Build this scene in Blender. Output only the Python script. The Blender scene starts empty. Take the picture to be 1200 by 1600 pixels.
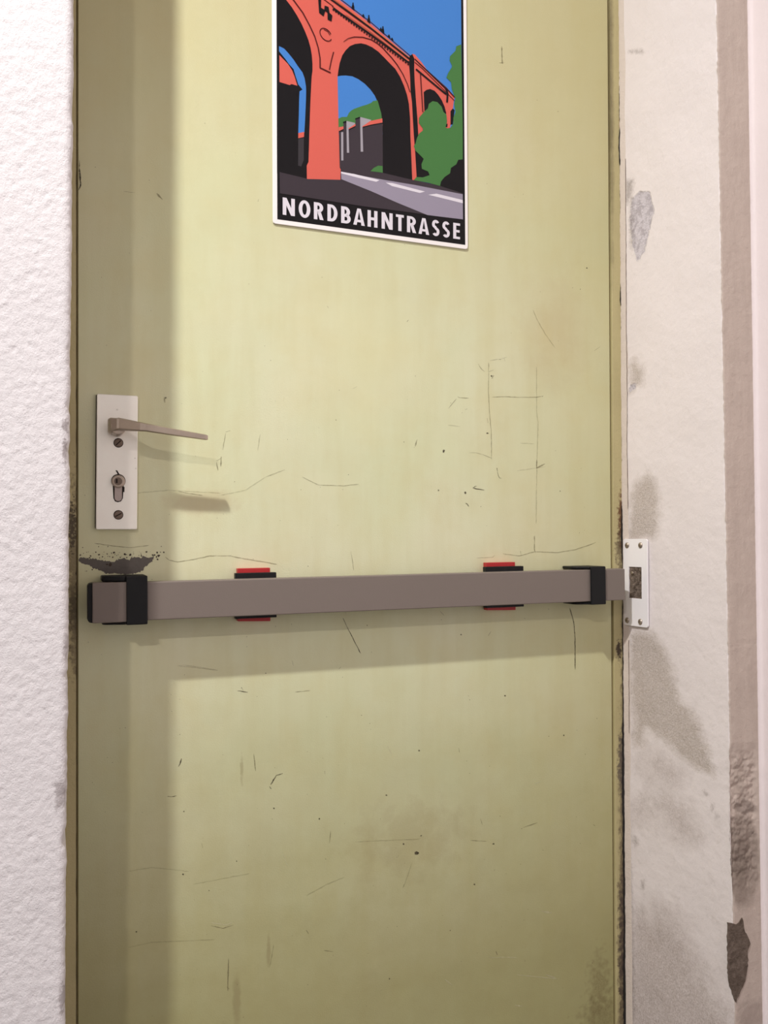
import bpy, bmesh, math, random
import numpy as np
from math import sin, cos, tan, radians, pi
from mathutils import Vector, noise as mnoise

S = bpy.context.scene
C = S.collection
random.seed(7)

# ------------------------------------------------------------------ camera
FOC, CAM_D, CAM_Z = 1400.0, 1.457, 0.88
YAW, PITCH = radians(20.7), radians(1.4)
cd = bpy.data.cameras.new('camera'); cam = bpy.data.objects.new('camera', cd); C.objects.link(cam)
cam.location = (0, -CAM_D, CAM_Z)
cam.rotation_euler = (radians(90) + PITCH, 0, -YAW)
cd.sensor_fit = 'VERTICAL'; cd.sensor_height = 36; cd.lens = 36 * FOC / 1600
cd.clip_start = 0.05
S.camera = cam

# ------------------------------------------------------------------ world, lights, exposure
w = bpy.data.worlds.new('world'); S.world = w; w.use_nodes = True
w.node_tree.nodes['Background'].inputs[0].default_value = (1, .95, .93, 1)
w.node_tree.nodes['Background'].inputs[1].default_value = 0.02

def lamp(name, loc, power, col, size):
    """disk light throwing its light downwards"""
    l = bpy.data.lights.new(name, 'AREA'); l.shape = 'DISK'; l.energy = power; l.color = col; l.size = size
    o = bpy.data.objects.new(name, l); C.objects.link(o); o.location = loc
    return o
lamp('ceiling_lamp_near', (-0.66, -1.25, 3.14), 89, (1.0, .995, .97), .09)
lamp('ceiling_lamp_far', (-0.86, -2.45, 2.40), 28, (1.0, .90, .86), .09)
lamp('ambient_fill', (-0.2, -3.0, 3.4), 1, (1.0, .97, .96), .6)  # added soft fill for the ambient level, not a known fitting

S.view_settings.view_transform = 'Standard'; S.view_settings.look = 'None'
S.view_settings.exposure = 0.0; S.view_settings.gamma = 1.0
S.view_settings.use_curve_mapping = False

# ------------------------------------------------------------------ survey: sight line of the 1200x1600 frame met with real planes
FW = Vector((sin(YAW) * cos(PITCH), cos(YAW) * cos(PITCH), sin(PITCH)))
RT = Vector((cos(YAW), -sin(YAW), 0)); UP = RT.cross(FW)
CO = Vector((0, -CAM_D, CAM_Z))
def ray(px, py): return FW + RT * ((px - 600) / FOC) + UP * ((800 - py) / FOC)
def P(px, py, d=0.0):
    """point on the plane parallel to the door, d metres proud of it -> (x, z)"""
    r = ray(px, py); t = (CAM_D - d) / r.y
    return CO.x + r.x * t, CO.z + r.z * t
DEPTH = 0.25
def base_x(z): return 1.044
def arris_x(z): return 1.0811 - .011 * (z - .065)
def side_x(z): return 1.1455 - .0062 * (z - .05)
def reveal_x(s, z): return base_x(z) + (arris_x(z) - base_x(z)) * s / DEPTH
def PR(px, py):
    """point on the right-hand reveal -> (s, z), s = distance out from the door plane"""
    r = ray(px, py); lo, hi = -.05, .4
    for _ in range(40):
        s = (lo + hi) / 2; t = (CAM_D - s) / r.y
        x = r.x * t; z = CO.z + r.z * t
        if x > reveal_x(s, z): lo = s
        else: hi = s
    return s, z

def lin(r, g, b):
    f = lambda c: (c / 255 / 12.92) if c / 255 <= .04045 else ((c / 255 + .055) / 1.055) ** 2.4
    return (f(r), f(g), f(b), 1)

# ------------------------------------------------------------------ node helpers
class M:
    def __init__(s, name, rough=.5, metal=0.0, spec=.5):
        s.m = bpy.data.materials.new(name); s.m.use_nodes = True; s.t = s.m.node_tree
        s.b = s.t.nodes['Principled BSDF']; s.out = s.t.nodes['Material Output']
        s.b.inputs['Roughness'].default_value = rough; s.b.inputs['Metallic'].default_value = metal
        s.b.inputs['Specular IOR Level'].default_value = spec
        s.P = s.n('ShaderNodeTexCoord').outputs['Object']
    def n(s, k): return s.t.nodes.new(k)
    def set(s, sock, v):
        if hasattr(v, 'is_linked') or isinstance(v, bpy.types.NodeSocket): s.t.links.new(v, sock)
        else: sock.default_value = v
    def math(s, op, a, b=0.0, clamp=False):
        n = s.n('ShaderNodeMath'); n.operation = op; n.use_clamp = clamp
        s.set(n.inputs[0], a); s.set(n.inputs[1], b); return n.outputs[0]
    def noise(s, scale, detail=4, rough=.6, vec=None, stretch=None, dist=0.0):
        n = s.n('ShaderNodeTexNoise'); n.inputs['Scale'].default_value = scale; n.inputs['Detail'].default_value = detail
        n.inputs['Roughness'].default_value = rough; n.inputs['Distortion'].default_value = dist
        v = vec or s.P
        if stretch:
            m = s.n('ShaderNodeMapping'); s.set(m.inputs['Vector'], v); m.inputs['Scale'].default_value = stretch; v = m.outputs[0]
        s.set(n.inputs['Vector'], v); return n.outputs['Fac']
    def ramp(s, v, a, b):
        n = s.n('ShaderNodeMapRange'); s.set(n.inputs[0], v); n.inputs[1].default_value = a; n.inputs[2].default_value = b
        n.clamp = True; return n.outputs[0]
    def mix(s, f, a, b):
        n = s.n('ShaderNodeMix'); n.data_type = 'RGBA'; s.set(n.inputs[0], f); s.set(n.inputs[6], a); s.set(n.inputs[7], b)
        return n.outputs[2]
    def blob(s, loc, rad, rot=0.0, axis='x', jag=.5, nscale=60, soft=.35, stren=1.0, speck=0.0):
        m = s.n('ShaderNodeMapping'); m.vector_type = 'TEXTURE'; s.set(m.inputs['Vector'], s.P)
        m.inputs['Location'].default_value = loc; m.inputs['Scale'].default_value = rad
        m.inputs['Rotation'].default_value = (rot, 0, 0) if axis == 'x' else (0, rot, 0)
        l = s.n('ShaderNodeVectorMath'); l.operation = 'LENGTH'; s.set(l.inputs[0], m.outputs[0])
        nz = s.noise(nscale, 5, .65)
        d = s.math('ADD', l.outputs['Value'], s.math('MULTIPLY', s.math('SUBTRACT', nz, .5), jag * 5))
        f = s.math('SUBTRACT', 1.0, s.ramp(d, 1 - soft, 1 + soft))
        if speck:
            sp = s.ramp(s.noise(nscale * 4, 4, .7), .35, .65)
            f = s.math('MULTIPLY', f, s.math('ADD', s.math('MULTIPLY', sp, speck), 1 - speck))
        return s.math('MULTIPLY', f, stren, True)
    def bump(s, h, dist, stren=1.0, prev=None):
        n = s.n('ShaderNodeBump'); n.inputs['Strength'].default_value = stren; n.inputs['Distance'].default_value = dist
        s.set(n.inputs['Height'], h)
        if prev: s.set(n.inputs['Normal'], prev)
        return n.outputs[0]
    def done(s, col=None, nor=None, rough=None):
        if col is not None: s.set(s.b.inputs['Base Color'], col)
        if nor is not None: s.set(s.b.inputs['Normal'], nor)
        if rough is not None: s.set(s.b.inputs['Roughness'], rough)
        return s.m

def simple(name, c, rough=.5, metal=0.0, var=.12, nscale=80, bump=.0003, spec=.5):
    k = M(name, rough, metal, spec); n = k.noise(nscale, 5, .65)
    dark = tuple(x * (1 - var) for x in c[:3]) + (1,); lite = tuple(min(1, x * (1 + var)) for x in c[:3]) + (1,)
    return k.done(k.mix(n, dark, lite), k.bump(n, bump) if bump else None)

def ink(name, c, alpha):
    k = M(name, .7); k.done(c)
    n = k.ramp(k.noise(400, 3, .7), .3, .6)
    k.set(k.b.inputs['Alpha'], k.math('MULTIPLY', k.math('ADD', k.math('MULTIPLY', n, .5), .5), alpha))
    return k.m

# ------------------------------------------------------------------ mesh helpers
def link(name, verts, faces, mats, parent=None, mi=None, smooth=False, bevel=0.0, seg=2, solid=0.0):
    me = bpy.data.meshes.new(name); me.from_pydata([tuple(v) for v in verts], [], faces)
    for m in (mats if isinstance(mats, list) else [mats]): me.materials.append(m)
    if mi: me.polygons.foreach_set('material_index', mi)
    if smooth: me.polygons.foreach_set('use_smooth', [True] * len(me.polygons))
    me.update()
    o = bpy.data.objects.new(name, me); C.objects.link(o)
    if parent: o.parent = parent
    if bevel:
        b = o.modifiers.new('bevel', 'BEVEL'); b.width = bevel; b.segments = seg; b.limit_method = 'ANGLE'
        b.harden_normals = False
    return o
def tag(o, label=None, cat=None, group=None, kind=None):
    if label: o['label'] = label
    if cat: o['category'] = cat
    if group: o['group'] = group
    if kind: o['kind'] = kind
    return o
def empty(name, loc=(0, 0, 0), rot=(0, 0, 0)):
    o = bpy.data.objects.new(name, None); C.objects.link(o); o.location = loc; o.rotation_euler = rot
    o.empty_display_size = .05
    return o
BF = [(0, 1, 2, 3), (7, 6, 5, 4), (4, 5, 1, 0), (5, 6, 2, 1), (6, 7, 3, 2), (7, 4, 0, 3)]
def box(name, x0, x1, y0, y1, z0, z1, mat, parent=None, bevel=0.0, seg=2):
    v = [(x0, y0, z0), (x0, y1, z0), (x1, y1, z0), (x1, y0, z0), (x0, y0, z1), (x0, y1, z1), (x1, y1, z1), (x1, y0, z1)]
    return link(name, v, BF, mat, parent, bevel=bevel, seg=seg)
def prism(name, pts, y0, y1, mat, parent=None, bevel=0.0, seg=2):
    """outline pts (x, z) extruded between y0 (front) and y1 (back)"""
    n = len(pts); v = [(x, y0, z) for x, z in pts] + [(x, y1, z) for x, z in pts]
    area = sum(pts[i][0] * pts[(i + 1) % n][1] - pts[(i + 1) % n][0] * pts[i][1] for i in range(n))
    f = list(range(n)); fr = f if area > 0 else f[::-1]; bk = [i + n for i in fr[::-1]]
    faces = [tuple(fr), tuple(bk)]
    for i in range(n):
        a, b = fr[i], fr[(i + 1) % n]; faces.append((b, a, a + n, b + n))
    return link(name, v, faces, mat, parent, bevel=bevel, seg=seg)
def rrect(x0, x1, z0, z1, r, n=5):
    o = []
    for cx, cz, a in ((x1 - r, z1 - r, 0), (x0 + r, z1 - r, 90), (x0 + r, z0 + r, 180), (x1 - r, z0 + r, 270)):
        o += [(cx + r * cos(radians(a + 90 * k / n)), cz + r * sin(radians(a + 90 * k / n))) for k in range(n + 1)]
    return o
def circ(cx, cz, r, n=28, a0=0, a1=360):
    return [(cx + r * cos(radians(a0 + (a1 - a0) * k / n)), cz + r * sin(radians(a0 + (a1 - a0) * k / n))) for k in range(n + (a1 - a0 < 360))]

def grid(name, rows, mats, parent=None, mi=None, smooth=True):
    nr, nc = len(rows), len(rows[0]); v = [p for r in rows for p in r]
    f = []; m = []
    for i in range(nr - 1):
        for j in range(nc - 1):
            f.append((i * nc + j, i * nc + j + 1, (i + 1) * nc + j + 1, (i + 1) * nc + j))
            if mi: m.append(mi[j])
    return link(name, v, f, mats, parent, mi=m if mi else None, smooth=smooth)

# ------------------------------------------------------------------ wall, floor and ceiling materials
def plaster(name, c, tex=1.0, extra=None):
    k = M(name, .85, spec=.25)
    n1 = k.noise(9, 4, .6); n2 = k.noise(160, 5, .7, stretch=(1, 1, .75)); n3 = k.noise(520, 3, .6)
    dark = tuple(x * .93 for x in c[:3]) + (1,)
    col = k.mix(n1, dark, c)
    if extra: col = extra(k, col)
    nor = k.bump(n2, .0018 * tex); nor = k.bump(n3, .0005 * tex, prev=nor)
    if getattr(k, 'relief', None) is not None:
        rl = k.math('MULTIPLY', k.relief, k.math('SUBTRACT', k.noise(200, 6, .75), .9)); nor = k.bump(rl, .0022, prev=nor)
    return k.done(col, nor)

WHITE = lin(226, 221, 223)
def left_stains(k, col):
    def at(px, py, rx, rz, st, c=lin(150, 140, 140), **kw):
        nonlocal col
        x, z = P(px, py, DEPTH); col = k.mix(k.blob((x, -DEPTH, z), (rx, .05, rz), axis='y', stren=st, **kw), col, c)
    at(93, 1235, .007, .02, .65, jag=.7, nscale=90)
    at(102, 665, .0035, .01, .7, jag=.9, nscale=150); at(101, 705, .003, .012, .7, jag=.9, nscale=150)
    at(100, 1560, .005, .016, .6, jag=.9, nscale=120)
    at(104, 1010, .004, .012, .5, jag=.9, nscale=120)
    return col
m_left = plaster('white_rough_plaster', WHITE, .8, left_stains)
m_plain = plaster('plain_grey_plaster', lin(132, 130, 130), .4)
m_ceil = plaster('ceiling_paint', lin(190, 188, 188), .3)
m_floor = simple('grey_floor', lin(98, 98, 100), .6, var=.2, nscale=30)

DIRT = lin(150, 138, 126)
MASKS = {
 'grime': (5, [[(985, 770), (1000, 750), (1012, 742), (1022, 752), (1031, 780), (1030, 805), (1025, 835), (1012, 842), (980, 850)],
    [(982, 572), (992, 562), (1003, 572), (1007, 583), (1000, 598), (985, 612)],
    [(980, 990), (1010, 985), (1030, 1002), (1042, 1020), (1048, 1045), (1054, 1075), (1062, 1098), (1076, 1108), (1086, 1125), (1096, 1150), (1108, 1185), (1118, 1215), (1100, 1205), (1080, 1195), (1060, 1178), (1045, 1163), (1025, 1148), (1010, 1142), (1003, 1165), (992, 1165), (988, 1100), (984, 1040)]]),
 'faint': (14, [[(990, 1258), (1010, 1250), (1024, 1262), (1015, 1277), (995, 1274)], [(1040, 1245), (1060, 1262), (1082, 1288), (1090, 1310), (1068, 1304), (1050, 1285)],
    [(985, 1440), (1000, 1428), (1030, 1425), (1062, 1440), (1080, 1480), (1097, 1520), (1125, 1560), (1150, 1580), (1155, 1660), (960, 1660), (978, 1500)],
    [(1000, 1480), (1030, 1470), (1050, 1500), (1070, 1560), (1090, 1600), (1090, 1660), (990, 1660)], [(1010, 1190), (1030, 1185), (1060, 1210), (1050, 1225), (1020, 1210)]]),
 'pale': (2, [[(988, 312), (1000, 298), (1015, 300), (1022, 330), (1015, 360), (1006, 395), (996, 408), (989, 385), (984, 345)], [(985, 602), (993, 598), (992, 608), (984, 612)]]),
 'dark': (4, [[(974, 1285), (983, 1290), (986, 1400), (989, 1500), (992, 1660), (970, 1660)], [(976, 283), (990, 280), (986, 305), (979, 318)], [(1003, 1377), (1006, 1376), (1006, 1388), (1003, 1387)], [(985, 300), (988, 300), (989, 390), (985, 385)],
    [(992, 1308), (996, 1316), (993, 1322), (990, 1314)], [(1112, 1258), (1115, 1264), (1112, 1266)], [(1118, 1270), (1122, 1276), (1119, 1279)], [(1100, 1236), (1105, 1241), (1101, 1243)], [(983, 80), (1004, 79), (1004, 81.5), (983, 82)]]),
}
def to_frame(co):
    """world points (n,3) -> places in the 1200x1600 photograph's frame"""
    r = co - np.array(CO); zz = r @ np.array(FW)
    return np.stack([600 + FOC * (r @ np.array(RT)) / zz, 800 - FOC * (r @ np.array(UP)) / zz], 1)
def poly_sd(p, poly):
    q = np.array(poly, float); n = len(q); ins = np.zeros(len(p), bool); d = np.full(len(p), 1e9)
    for i in range(n):
        a, b = q[i], q[(i + 1) % n]; ab = b - a; t = np.clip(((p - a) @ ab) / max(1e-9, ab @ ab), 0, 1)
        d = np.minimum(d, np.hypot(*(p - a - t[:, None] * ab).T))
        c = (a[1] > p[:, 1]) != (b[1] > p[:, 1])
        ins ^= c & (p[:, 0] < (b[0] - a[0]) * (p[:, 1] - a[1]) / (b[1] - a[1] + 1e-12) + a[0])
    return np.where(ins, d, -d)
def add_masks(me, masks):
    n = len(me.vertices); co = np.empty(n * 3); me.vertices.foreach_get('co', co); p = to_frame(co.reshape(-1, 3))
    for nm, (soft, polys) in masks.items():
        m = np.full(n, -1e9)
        for pl in polys: m = np.maximum(m, poly_sd(p, pl))
        at = me.attributes.new(nm, 'FLOAT', 'POINT'); at.data.foreach_set('value', np.clip(.5 + m / soft / 2, -1, 2).astype(np.float32))
def reveal_stains(k, col):
    def mask(nm, amp, nscale, w, st, c, speck=0.0):
        nonlocal col
        a = k.n('ShaderNodeAttribute'); a.attribute_name = nm
        v = k.math('ADD', a.outputs['Fac'], k.math('MULTIPLY', k.math('SUBTRACT', k.noise(nscale, 6, .75), .5), amp))
        f = k.ramp(v, .5 - w, .5 + w)
        if speck: f = k.math('MULTIPLY', f, k.math('ADD', k.math('MULTIPLY', k.ramp(k.noise(330, 4, .75), .38, .62), speck), 1 - speck))
        f = k.math('MULTIPLY', f, st, True); col = k.mix(f, col, c); return f
    low = k.n('ShaderNodeSeparateXYZ'); k.set(low.inputs[0], k.P)
    g = k.math('MULTIPLY', k.math('SUBTRACT', 1.0, k.ramp(low.outputs[2], .05, .8)), k.ramp(k.noise(14, 6, .7), .35, .7))
    col = k.mix(k.math('MULTIPLY', g, .18), col, lin(186, 172, 166))
    fl = k.ramp(k.noise(38, 7, .75), .54, .66)                            # dry flakes and smudges
    col = k.mix(k.math('MULTIPLY', fl, k.math('MULTIPLY', k.math('SUBTRACT', 1.0, k.ramp(low.outputs[2], .2, 1.0)), .22)), col, lin(160, 148, 140))
    f1 = mask('grime', 3.6, 34, .8, .62, lin(158, 140, 120), .5)
    mask('faint', 3.0, 22, 1.0, .62, lin(142, 122, 110), .6)
    f2 = mask('pale', 2.6, 110, .25, .85, lin(214, 206, 214), .0)
    a = k.n('ShaderNodeAttribute'); a.attribute_name = 'pale'
    sp2 = k.math('MULTIPLY', k.ramp(a.outputs['Fac'], .5, .8), k.ramp(k.noise(90, 5, .7), .46, .58)); col = k.mix(k.math('MULTIPLY', sp2, .6), col, lin(164, 154, 160))
    mask('dark', 2.2, 120, .5, .6, lin(108, 94, 84), .3)
    sp = k.ramp(k.noise(300, 3, .7), .70, .78)
    k.relief = k.math('ADD', f1, f2)
    return k.mix(k.math('MULTIPLY', sp, .3), col, lin(120, 105, 95))
m_reveal = plaster('smooth_offwhite_plaster', lin(236, 226, 225), .35, reveal_stains)

def strip_stains(k, col):
    def at(px, py, rx, rz, st, c, **kw):
        nonlocal col
        x, z = P(px, py, DEPTH); col = k.mix(k.blob((x, -DEPTH, z), (rx, .1, rz), axis='y', stren=st, **kw), col, c)
    at(1163, 1345, .034, .078, .8, lin(136, 122, 112), jag=.12, nscale=40, soft=.1, speck=.3); at(1160, 1350, .016, .05, .5, lin(104, 90, 80), jag=.3, nscale=40, soft=.4)
    at(1165, 1262, .020, .010, .5, lin(105, 92, 86), jag=.5, nscale=60)
    at(1141, 1315, .008, .06, .6, lin(112, 98, 90), jag=.7, nscale=60)
    at(1142, 1380, .006, .035, .6, lin(100, 88, 80), jag=.8, nscale=90)
    at(1175, 1590, .03, .03, .4, lin(140, 125, 118), jag=.6, nscale=30)
    at(1158, 1225, .012, .05, .35, lin(150, 135, 125), jag=.7, nscale=60)
    n = k.ramp(k.noise(60, 4, .65, stretch=(1, 1, .2)), .4, .7)
    return k.mix(k.math('MULTIPLY', n, .22), col, lin(150, 132, 125))
m_strip = plaster('dull_grey_pink_plaster', lin(200, 184, 174), .6, strip_stains)
m_side = plaster('white_wall_paint', lin(238, 226, 226), .35)

# ------------------------------------------------------------------ setting
Z = lambda a, b, n: [a + (b - a) * i / n for i in range(n + 1)]
# left wall: flat far part, rough plaster near the opening with a worn round corner, and the short return to the frame
CX, RC = 0.0285, 0.010
prof = [(-1.30, -DEPTH, 0), (-.4, -DEPTH, 0), (-.12, -DEPTH, 0)]
prof += [(-.10 + i * .002, -DEPTH, 1) for i in range(int((.10 + CX - RC) / .002))]
prof += [(CX - RC + RC * sin(radians(a)), -DEPTH + RC * (1 - cos(radians(a))), 1) for a in (0, 15, 30, 45, 60, 75, 90)]
prof += [(CX, -DEPTH + .03, .5), (CX, -.12, 0), (CX, .02, 0)]
zs = [-.13, .1] + Z(.18, 1.66, 760) + [1.8, 2.3, 3.6]
rows = []
for z in zs:
    r = []
    for i, (x, y, a) in enumerate(prof):
        if a:
            q = Vector((x * 1.0, y, z))
            h = mnoise.fractal(Vector((x * 95, 0, z * 80)), .75, 2.1, 4) * .00055 + mnoise.noise(q * 9) * .0008
            h -= .0011 * max(0, mnoise.noise(Vector((x * 120 + z * 60, 3, z * 110 - x * 90))) - .28)
            e = max(0, (x - (CX - .016)) / .016)                        # the corner is knocked about
            nx = e; ny = -(1 - e * .7)
            ch = e * (.0011 * mnoise.noise(Vector((0, 7, z * 22))) + .0009 * mnoise.noise(Vector((4, 1, z * 85))))
            for cz, cr, cdp in ((1.043, .010, .003), (.985, .014, .0028), (.494, .020, .004), (.70, .008, .002), (.215, .015, .003)):
                ch -= e * cdp * max(0, 1 - abs(z - cz) / cr)
            x, y = x + nx * (h + ch) * a, y + ny * h * a
        r.append((x, y, z))
    rows.append(r)
tag(grid('wall_left', rows, m_left), 'white rough plastered wall left of the green door', 'wall', kind='structure')

# right wall: reveal from the frame out to a ragged arris, dull strip facing the room, rounded corner and side wall
def dmg(px, py):
    """how broken the strip is at this frame place (0..1)"""
    return max(0.0, 1 - abs(py - 1345) / 105) ** .5 if py > 1240 and py < 1450 else 0
cols = [('r', i / 100) for i in range(101)] + [('s', i / 40) for i in range(1, 41)] + [('c', a) for a in (20, 40, 60, 75, 90)] + [('o', d) for d in (.02, .06, .2, 1.2, 3.15)]
zs = [-.13] + Z(-.02, 1.86, 900) + [2.3, 3.6]
RR = .007
rows = []
for z in zs:
    r = []; ax = arris_x(z); sx = side_x(z)
    rag = .0016 * mnoise.noise(Vector((2, 5, z * 38))) + .0012 * mnoise.noise(Vector((9, 2, z * 140)))
    dm = max(0, 1 - abs(z - .40) / .13)
    rag -= dm * (.003 + .004 * mnoise.noise(Vector((1, 1, z * 40))))
    for kd, t in cols:
        if kd == 'r':
            s = DEPTH * t; q = Vector((0, s, z))
            h = mnoise.noise(q * 12) * .0014 + mnoise.fractal(q * 60, .9, 2.1, 3) * .00035
            e = max(0, (t - .93) / .07)
            r.append((reveal_x(s, z) - h - 0 * e, -s + (.002 * e if t == 1 else 0), z) if t < 1 else (ax + rag, -DEPTH + .0015, z))
        elif kd == 's':
            x = ax + rag * (1 - t) + (sx - RR - ax) * t; q = Vector((x, 0, z))
            h = mnoise.fractal(q * 60, .9, 2.1, 3) * .0004
            if dm > 0:
                env = min(1, dm * 3) * min(1, (1 - t) * 6)
                h += env * (-.004 + mnoise.fractal(q * 80, .7, 2.1, 5) * .0024 + .0010 * mnoise.noise(Vector((x * 60 + z * 60, 0, z * 60))))
            r.append((x, -DEPTH - h, z))
        elif kd == 'c':
            a = radians(t); r.append((sx - RR + RR * sin(a) + .0006 * mnoise.noise(Vector((0, 0, z * 30))), -DEPTH - RR * (1 - cos(a)), z))
        else:
            r.append((sx + .0012 * mnoise.noise(Vector((t * 9, 0, z * 12))) * (t < 1), -DEPTH - RR - t, z))
    rows.append(r)
mi = [0 if c[0] == 'r' else 1 if c[0] == 's' else 2 for c in cols[1:]]
wr = tag(grid('wall_right', rows, [m_reveal, m_strip, m_side], mi=mi), 'stained off-white plaster wall and reveal right of the green door', 'wall', kind='structure')
add_masks(wr.data, MASKS)
# bare dark chip on the strip, low on the arris
chip = [(1136.5, 1441), (1143, 1442), (1150, 1445), (1155, 1440), (1159, 1434), (1161, 1447), (1163, 1455), (1170, 1468), (1171, 1474), (1167, 1485), (1168, 1500), (1166, 1520), (1162, 1536), (1157, 1545), (1153, 1556), (1149, 1565), (1144, 1552), (1139, 1541), (1137, 1520), (1136, 1480)]
def jag(pts, step, amp, seed=0, closed=True):
    out = []; rnd = random.Random(seed); n = len(pts)
    for i in range(n if closed else n - 1):
        a = Vector(pts[i]); b = Vector(pts[(i + 1) % n]); k = max(1, int((b - a).length / step))
        for j in range(k):
            q = a.lerp(b, j / k); out.append((q.x + rnd.uniform(-amp, amp), q.y + rnd.uniform(-amp, amp)))
    return out
k = M('bare_mortar', .95, spec=.1); nn = k.noise(90, 6, .7)
m_mortar = k.done(k.mix(k.ramp(nn, .3, .7), lin(84, 72, 64), lin(128, 114, 104)), k.bump(nn, .004))
prism('bare_patch', [P(a, b, DEPTH) for a, b in jag(chip, 4, .9, 3)], -DEPTH - .0015, -DEPTH + .0005, m_mortar, wr)

tag(box('floor', -1.32, 1.2, -3.45, .06, -.18, -.13, m_floor), 'grey floor of the corridor in front of the door', 'floor', kind='structure')
tag(box('ceiling', -1.32, 1.2, -3.45, .06, 3.6, 3.65, m_ceil), 'white corridor ceiling', 'ceiling', kind='structure')
tag(box('wall_above', CX, 1.09, -DEPTH, .03, 2.30, 3.6, m_plain), 'white wall above the door', 'wall', kind='structure')
tag(box('wall_rear', -1.32, 1.2, -3.45, -3.40, -.13, 3.6, m_ceil), 'white rear wall of the corridor', 'wall', kind='structure')
tag(box('wall_side', -1.35, -1.30, -3.42, -.25, -.13, 3.6, m_plain), 'white far side wall of the corridor', 'wall', kind='structure')

# ------------------------------------------------------------------ door frame
def frame_mat():
    k = M('olive_frame_paint', .5)
    sx = k.n('ShaderNodeSeparateXYZ'); k.set(sx.inputs[0], k.P)
    n = k.noise(18, 5, .65, stretch=(1, 1, .4))
    col = k.mix(n, lin(172, 160, 118), lin(198, 186, 138))
    # dirt and flaking grow towards the wall joint and towards the floor
    jt = k.ramp(sx.outputs[0], 1.020, 1.044)
    lw = k.math('SUBTRACT', 1.0, k.ramp(sx.outputs[2], .1, .95))
    d = k.math('ADD', k.math('MULTIPLY', jt, k.math('ADD', k.math('MULTIPLY', lw, .45), .32)), k.math('MULTIPLY', lw, .32))
    f = k.ramp(k.math('ADD', k.noise(140, 6, .7, stretch=(1, 1, .5)), k.math('SUBTRACT', d, .5)), .42, .62)
    col = k.mix(k.math('MULTIPLY', f, .8), col, lin(98, 82, 64))
    def at(px, py, rx, rz, st, c, **kw):
        nonlocal col
        x, z = P(px, py, 0); col = k.mix(k.blob((x, 0, z), (rx, .1, rz), axis='y', stren=st, **kw), col, c)
    at(951, 120, .007, .3, .7, lin(84, 70, 44), jag=.3, nscale=20, soft=.6)  # soft groove shade painted down the upper post
    at(968, 193, .004, .009, .95, lin(150, 92, 40), jag=.6, nscale=200)
    at(970, 815, .008, .05, .9, lin(96, 52, 26), jag=.8, nscale=130)
    at(967, 860, .008, .04, .7, lin(80, 60, 40), jag=.8, nscale=130)
    at(965, 1015, .005, .018, .95, lin(56, 40, 32), jag=.7, nscale=160)
    at(968, 1190, .006, .05, .8, lin(84, 72, 66), jag=.9, nscale=160)
    at(972, 1480, .008, .12, .85, lin(72, 58, 52), jag=.9, nscale=110)
    at(116, 880, .010, .10, .6, lin(78, 62, 42), jag=.9, nscale=120)
    at(118, 990, .008, .06, .5, lin(84, 68, 48), jag=.9, nscale=120)
    at(112, 820, .006, .03, .8, lin(54, 44, 30), jag=1.2, nscale=260, soft=.1)
    hb = k.noise(200, 5, .7)
    return k.done(col, k.bump(k.math('SUBTRACT', hb, k.math('MULTIPLY', f, .4)), .0009))
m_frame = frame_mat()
fr = empty('trim_1'); tag(fr, 'olive green door frame with dirty flaking paint around the door', 'door frame', kind='structure')
def lx(z): return .0406 + (.053 - .0406) * (1.7123 - z) / 1.5777      # the closing edge leans slightly
v = []
for z in (-.13, 2.26):
    v += [(-.03, -.001, z), (-.03, .04, z), (lx(z) - .0022, .04, z), (lx(z) - .0022, -.001, z)]
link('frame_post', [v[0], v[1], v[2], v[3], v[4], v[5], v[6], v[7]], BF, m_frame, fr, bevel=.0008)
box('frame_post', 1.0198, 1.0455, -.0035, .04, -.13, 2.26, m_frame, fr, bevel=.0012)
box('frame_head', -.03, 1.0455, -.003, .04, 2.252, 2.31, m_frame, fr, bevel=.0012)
m_black = simple('black_grime', lin(30, 24, 20), .9, var=.5)
box('rebate', -.03, 1.05, .0022, .03, -.13, 2.26, simple('rebate_paint', lin(128, 114, 78), .8, var=.3), fr)
# plaster lip and sealant bead in the corner between frame and reveal
m_bead = plaster('sealant', lin(214, 200, 188), .7)
rows = []
for z in Z(-.13, 2.25, 440):
    j = .0011 * mnoise.noise(Vector((3, 3, z * 26))) + .0008 * mnoise.noise(Vector((8, 3, z * 110)))
    b = .0035 + .0012 * mnoise.noise(Vector((0, 1, z * 9)))
    rows.append([(1.0405 + j - b * .3, -.0034, z), (1.0408 + j - b * .3, -.006, z), (1.0425 + j, -.0085 - b * .3, z), (1.0445, -.0105 - b, z), (1.0462, -.013 - b, z), (1.0500, -.015 - b, z)])
grid('sealant_bead', rows, m_bead, fr)
# the black crack between them: width by height
crack = [(0, 0), (120, .6), (165, 1.2), (200, .7), (212, 2.2), (255, 2.4), (260, .8), (440, .5), (470, 2.2), (480, .5), (560, .5), (780, .6), (800, 2.2), (830, 3.2), (860, 2.4), (885, 1.2), (940, 1.6), (1000, 1.8), (1120, 2.0), (1140, 3.4), (1200, 4.2), (1240, 4.2), (1290, 3.6), (1330, 4), (1360, 3.6), (1420, 3.2), (1455, 3), (1480, 3.8), (1510, 4.5), (1600, 4.5), (1640, 4)]
L, Rr = [], []
for (y0, w0), (y1, w1) in zip(crack, crack[1:]):
    for q in range(int((y1 - y0) / 4)):
        y = y0 + q * 4; t = (y - y0) / (y1 - y0); ww = (w0 + (w1 - w0) * t) * .0011 * (1 + .5 * mnoise.noise(Vector((0, 0, y * .11))))
        z = P(972, y, .0036)[1]; xc = 1.0402 + .0010 * mnoise.noise(Vector((3, 3, z * 26))) + .0006 * mnoise.noise(Vector((8, 3, z * 110)))
        L.append((xc - max(ww, .0003), -.0039, z)); Rr.append((xc + .0006, -.0062, z))
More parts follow.
